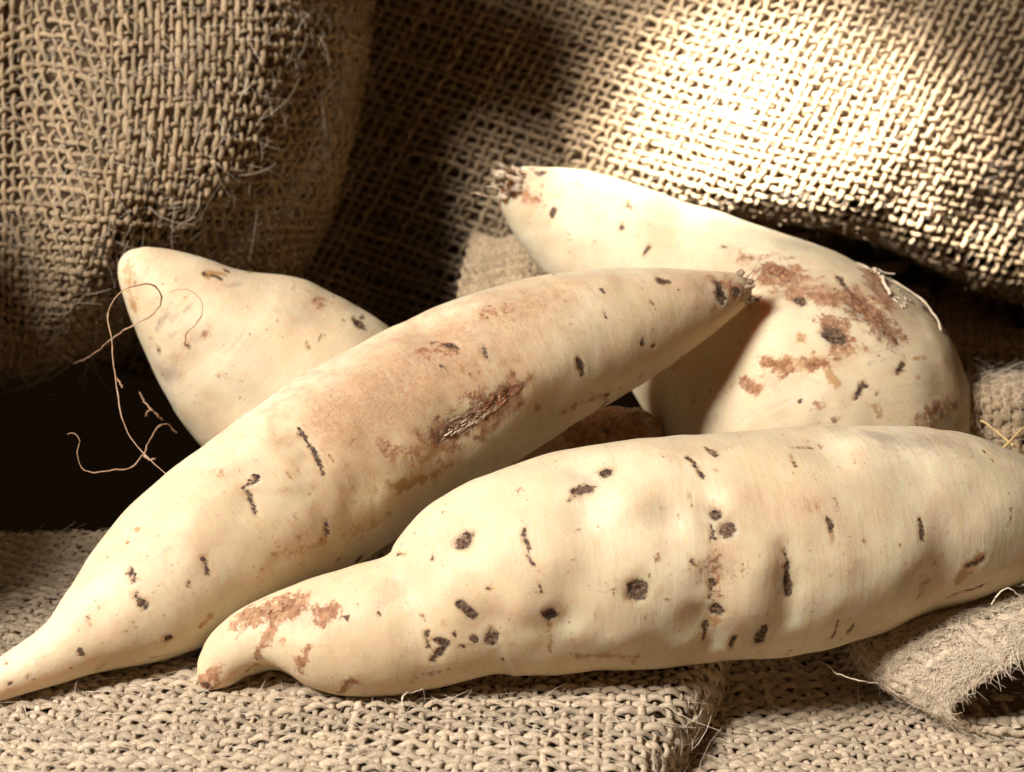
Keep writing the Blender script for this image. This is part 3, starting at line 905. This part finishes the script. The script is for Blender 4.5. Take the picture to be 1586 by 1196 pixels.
# --- D: the curved one behind, at the right
td = Tuber('sweet_potato', 'thick curved cream tuber behind at right, russet-scarred shoulder and frayed stub pointing upper left',
           [(778, 283, .566, 14), (788, 288, .566, 32), (812, 302, .566, 50), (850, 325, .566, 72), (905, 357, .565, 93), (975, 400, .562, 114), (1045, 449, .558, 142), (1115, 505, .552, 176), (1180, 562, .546, 210), (1232, 620, .540, 236), (1268, 685, .535, 240), (1290, 755, .530, 210), (1300, 815, .526, 140), (1308, 850, .524, 60), (1309, 862, .523, 14)],
           370, 210, 404, 0.026, G)
td.marks('dent', [(36, 1.9, 1065, 318, 1050, 380), (40, -1.2, 1000, 320), (40, -1.0, 1200, 380), (44, 1.0, 1120, 560), (36, 1.0, 1330, 470), (40, -1.0, 1290, 620), (26, .8, 1370, 450)])
td.marks('grey', [(24, .8, 815, 268, 850, 268), (14, .8, 811, 293), (7, .7, 893, 286), (10, .5, 925, 299), (8, .7, 1005, 350), (13, .8, 1411, 486), (7, .7, 1418, 590, 1414, 604), (7, .7, 1344, 563), (30, .4, 960, 300), (20, .5, 1400, 460), (16, .5, 1130, 385)])
td.marks('blush', [(60, .7, 1180, 430, 1300, 450, 1380, 470), (50, .6, 1300, 540), (40, .6, 820, 280, 830, 320), (50, .5, 1460, 520, 1470, 640), (40, .5, 1190, 590), (50, .4, 1290, 620)])
td.marks('russet', [(14, .62, 806, 285, 815, 305), (11, .55, 835, 309), (32, .92, 1195, 420, 1225, 428), (26, .92, 1240, 455, 1290, 462), (26, .95, 1350, 425, 1368, 465), (34, .95, 1315, 462, 1372, 515), (24, .95, 1285, 500, 1305, 530), (17, .9, 1185, 565, 1212, 572),
                    (15, .8, 1250, 560, 1262, 568), (13, .9, 1152, 592, 1170, 605), (15, .8, 1450, 500, 1440, 470), (18, .8, 1430, 645, 1450, 636), (13, .7, 1466, 622, 1484, 632), (10, .6, 1100, 600), (12, .5, 1266, 630), (16, .5, 1140, 400, 1200, 395), (12, .6, 1160, 470, 1200, 450)])
td.marks('stain', [(7, .85, 971, 314), (8, .8, 966, 342), (14, .85, 1283, 580, 1292, 590), (18, .8, 1190, 566, 1260, 566), (10, .7, 1241, 521), (11, .7, 1352, 630, 1364, 642), (24, .6, 1320, 540), (20, .5, 1090, 620), (10, .7, 1300, 545)])
td.marks('pit', [(4.5, .95, 856, 332, 860, 325), (5, .75, 971, 318), (5, .8, 961, 352), (4, .8, 998, 392, 1006, 383), (3, .7, 920, 374), (9, .8, 838, 268), (5, .7, 822, 262), (6, .75, 1122, 381), (11, .85, 1242, 465), (7, .9, 1345, 401, 1356, 425, 1376, 455), (6, .85, 1368, 405, 1380, 440),
                 (8, .85, 1432, 479), (5.5, .9, 1466, 498), (3, .8, 1290, 387, 1294, 452), (5, .85, 1397, 564, 1390, 581), (6, .85, 1338, 597, 1324, 617), (3.5, .85, 1357, 611), (4.5, .8, 1243, 620), (5, .8, 1294, 652), (14, .8, 1284, 515, 1300, 525), (6, .7, 1362, 525), (7, .75, 1300, 430, 1310, 445), (5, .7, 1264, 562),
                 (5, .7, 1405, 520), (6, .7, 1460, 640)])
td.lenticels(75)
td.build()

# --- E: the one lowest in the heap, only its scarred end shows
te = Tuber('sweet_potato', 'shaded tuber lowest in the heap, only its torn end showing under the diagonal one',
           [(1022, 655, .528, 10), (1010, 662, .528, 30), (980, 678, .528, 52), (930, 700, .527, 68), (860, 722, .525, 74), (790, 742, .522, 66), (740, 756, .520, 40), (720, 762, .519, 10)],
           120, 90, 505, 0.03, G)
te.marks('pit', [(8, .9, 955, 625, 985, 632), (7, .8, 940, 668), (6, .8, 1000, 645)])
te.marks('blush', [(120, 1.0, 900, 680, 1000, 660)])
te.marks('russet', [(60, .85, 900, 670, 960, 650), (20, .9, 950, 635, 1010, 650), (14, .7, 930, 670)])
te.build()


# ------------------------------------------------------------------ things growing on the tubers
def flakes(t, name, mat, pts, n, spread, ln, wd, seed, lift=0.0006, flat=0.6):
    """loose fibrous flakes standing off a scar, one joined part"""
    rng = np.random.default_rng(seed)
    paths, rad = [], []
    for i in range(n):
        a, b = pts[rng.integers(0, len(pts) - 1)] if False else (None, None), None
        k = rng.random() * (len(pts) - 1)
        j = int(k)
        f = k - j
        x = pts[j][0] * (1 - f) + pts[j + 1][0] * f + rng.normal(0, spread)
        y = pts[j][1] * (1 - f) + pts[j + 1][1] * f + rng.normal(0, spread * 0.6)
        p, s = t.locate(x, y)
        i0 = np.unravel_index(np.argmin(np.linalg.norm(t.V - p, axis=-1)), t.V.shape[:2])
        nr = t.N[i0]
        dr = pts[-1]
        q, _ = t.locate(x + (pts[-1][0] - pts[0][0]) * 0.1, y + (pts[-1][1] - pts[0][1]) * 0.1)
        d = unit(q - p + 1e-6) + rng.normal(0, 0.35, 3)
        d = unit(d - nr * np.dot(d, nr) * 0.8)
        L = ln * rng.uniform(0.4, 1.3)
        ss = np.linspace(-0.5, 0.5, 6)[:, None]
        paths.append(p + nr * (0.00015 + lift * rng.random() * (ss + 0.5) ** 2) + d * L * ss + np.cross(nr, d) * L * rng.normal(0, .25) * ss ** 2)
        rad.append(wd * rng.uniform(0.5, 1.4) * np.sin(np.linspace(0.25, np.pi - 0.25, 6)))
    v, q, uv = tube_arrays(np.array(paths), np.array(rad), 5, flat=flat)
    o = mesh_obj(name, v, q, mat, t.root, uv=uv)
    o['kind'] = 'stuff'
    return o


def crust(t, name, mat, ends, w, seed, rough=0.0005, rr=14, aa=56):
    pts = [t.locate(x, y) for x, y in ends]
    return t.scab(t.bvh, [p for p, _ in pts], w * pts[0][1], np.random.default_rng(seed), name, mat, 0.00012, rough, rr, aa)


crust(tb, 'corky_scar', M_CORK, [(684, 676), (770, 622)], 19, 21, 0.0006)
crust(tb, 'corky_scar', M_SCAR, [(745, 632), (800, 602)], 15, 22, 0.0005)
crust(td, 'corky_scar', M_SCAR, [(1318, 455), (1372, 508)], 20, 23, 0.0005)
crust(td, 'corky_scar', M_SCAR, [(1348, 410), (1372, 452)], 15, 24, 0.0006)
crust(td, 'corky_scar', M_SCAR, [(1190, 415), (1222, 428)], 17, 25, 0.0004)
flakes(tb, 'pale_flakes', M_PEEL, [(688, 676), (716, 660), (742, 645)], 16, 7, 0.0016, 0.00040, 2, 0.0003, 0.3)
flakes(td, 'pale_flakes', M_PEEL, [(1365, 415), (1380, 450), (1400, 470)], 22, 8, 0.0024, 0.0004, 4, 0.0005, 0.3)
flakes(te, 'pale_flakes', M_PEEL, [(948, 645), (975, 632), (1000, 650), (1018, 668)], 20, 5, 0.0034, 0.00040, 5, 0.002)
flakes(tc, 'corky_flakes', M_CORK, [(395, 950), (420, 942), (445, 938)], 18, 10, 0.0012, 0.00018, 6)


def close_ends(v, n, K, sides):
    w = v.reshape(n, K, sides, 3)
    for e in (0, -1):
        w[:, e] = w[:, e].mean(1, keepdims=True)
    return w.reshape(-1, 3)


def stub(t, name, mat, tip, inward, n, spread, ln, wd, seed, flare=0.12):
    """frayed, torn-off end: a bundle of ragged ribbons"""
    rng = np.random.default_rng(seed)
    a, b = at(*tip), at(*inward)
    ax = unit(a - b)
    s1 = unit(np.cross(ax, np.array([0.3, 0.2, 1.0])))
    s2 = np.cross(ax, s1)
    K = 8
    paths, rad = [], []
    for i in range(n):
        th, r = rng.random() * 6.283, spread * math.sqrt(rng.random())
        p0 = b + (s1 * math.cos(th) + s2 * math.sin(th)) * r
        L = np.linalg.norm(a - b) * rng.uniform(0.7, 1.1) + ln * rng.random() ** 2
        out = (s1 * math.cos(th) + s2 * math.sin(th)) * rng.normal(flare, 0.15)
        s = np.linspace(0, 1, K)[:, None]
        wob = np.cumsum(rng.normal(0, 0.10, (K, 3)), 0)
        paths.append(p0 + (ax * s + out * s ** 2 + wob * s) * L)
        rad.append(wd * rng.uniform(0.5, 1.5) * (1 + 0.3 * rng.normal(size=K)) * np.linspace(1.0, 0.85, K))
    v, q, uv = tube_arrays(np.array(paths), np.abs(np.array(rad)), 7, flat=0.5)
    v = close_ends(v, len(paths), K, 7)
    v = v + 0.25 * wd * np.stack([noise3(v, 2500, seed + k) for k in range(3)], -1)
    o = mesh_obj(name, v, q, mat, t.root, uv=uv)
    o['kind'] = 'stuff'
    return o


stub(td, 'frayed_stub', M_STUB, (770, 282, .562), (806, 299, .563), 34, 0.0066, 0.0010, 0.0015, 7, 0.05)
stub(tb, 'cut_tip', M_CORK, (1158, 446, .499), (1134, 454, .4975), 26, 0.0040, 0.0003, 0.0014, 8, 0.0)
for i, (p, q, r) in enumerate([((1150, 440), (1172, 408), (1178, 402)), ((1158, 446), (1176, 425), (1180, 415)), ((1152, 452), (1164, 430), (1166, 418))]):
    strand('pale_fibre', [at(*p, .4985), at(*q, .498), at(*r, .499)], 0.0004, 0.00012, M_PEEL, tb.root, 14)
# strips of skin peeling from the shoulder of the curved tuber


def on_skin(t, pts, lift):
    """points lying on the skin, lifted off it a little"""
    out = []
    for (x, y), l in zip(pts, lift):
        p, _ = t.locate(x, y)
        i0 = np.unravel_index(np.argmin(np.linalg.norm(t.V - p, axis=-1)), t.V.shape[:2])
        out.append(p + t.N[i0] * l)
    return out


strand('peeling_strip', on_skin(td, [(1335, 392), (1355, 402), (1372, 414), (1385, 424)], (.0001, .0003, .0010, .0022)), 0.0004, 0.00015, M_PEEL, td.root, 20)
strand('peeling_strip', on_skin(td, [(1385, 428), (1410, 450), (1432, 474), (1450, 498), (1458, 512)], (.0001, .0006, .0007, .0006, .0002)), 0.0003, 0.0004, M_PEEL, td.root, 28)
strand('peeling_strip', on_skin(td, [(1352, 412), (1366, 438), (1378, 458)], (.0002, .0010, .0004)), 0.0005, 0.0005, M_PEEL, td.root, 20)

# rootlets of the pointed tuber
RT = [[(288, 536, .486), (286, 528, .482), (292, 512, .479), (310, 495, .478), (312, 470, .477), (298, 452, .478), (280, 448, .481), (262, 453, .486)],
      [(248, 474, .490), (249, 458, .484), (240, 443, .478), (215, 442, .472), (185, 455, .470), (167, 486, .470), (174, 530, .470), (178, 580, .470), (186, 630, .468), (200, 675, .465), (225, 705, .460), (270, 745, .452)],
      [(248, 474, .490), (232, 490, .488), (200, 508, .490), (175, 524, .498), (140, 552, .510), (115, 562, .52)],
      [(274, 670, .492), (254, 656, .486), (232, 680, .478), (222, 705, .470), (200, 725, .466), (165, 729, .464), (131, 730, .464), (120, 708, .464), (123, 682, .464), (115, 670, .464), (103, 674, .464)],
      [(252, 650, .505), (240, 640, .503), (225, 625, .505), (216, 608, .512)],
      [(178, 585, .470), (184, 590, .470), (190, 600, .468)], [(222, 705, .470), (232, 712, .468), (240, 710, .467)], [(226, 645, .505), (229, 637, .503), (236, 634, .502)]]
for pts in RT:
    strand('rootlet', [at(*p) for p in pts], 0.00024, 0.00012, M_ROOT, ta.root, 70)

# ------------------------------------------------------------------ loose bits
for pts, r, lb in (([(1520, 652, .500), (1528, 656, .497), (1550, 674, .490), (1574, 694, .483)], .00035, 'bent straw against the curved tuber at far right, sloping down'),
                   ([(1548, 700, .480), (1566, 682, .482), (1584, 664, .485), (1612, 640, .49)], .00040, 'straight straw rising off the right edge behind the big tuber')):
    tag(strand('straw', [at(*p) for p in pts], r, r * 0.8, M_STRAW, None, 24, wob=0.15), lb, 'straw', 'dry straws at the right edge')
for pts, lb in (([(624, 1092, .404), (623, 1082, .404), (630, 1073, .406), (642, 1072, .408), (653, 1067, .41)], 'short white curl of thread below the big tuber'),
                ([(1282, 1030, .43), (1300, 1045, .425), (1330, 1054, .424), (1358, 1060, .426)], 'pale loose thread in the dark gap beside the felted fold'),
                ([(1536, 935, .425), (1545, 922, .423), (1562, 911, .423), (1580, 925, .424)], 'thin curled fibre standing on the felted fold')):
    tag(strand('loose_thread', [at(*p) for p in pts], 0.00022, 0.00014, M_FIBRE, None, 30), lb, 'thread', 'loose burlap threads')
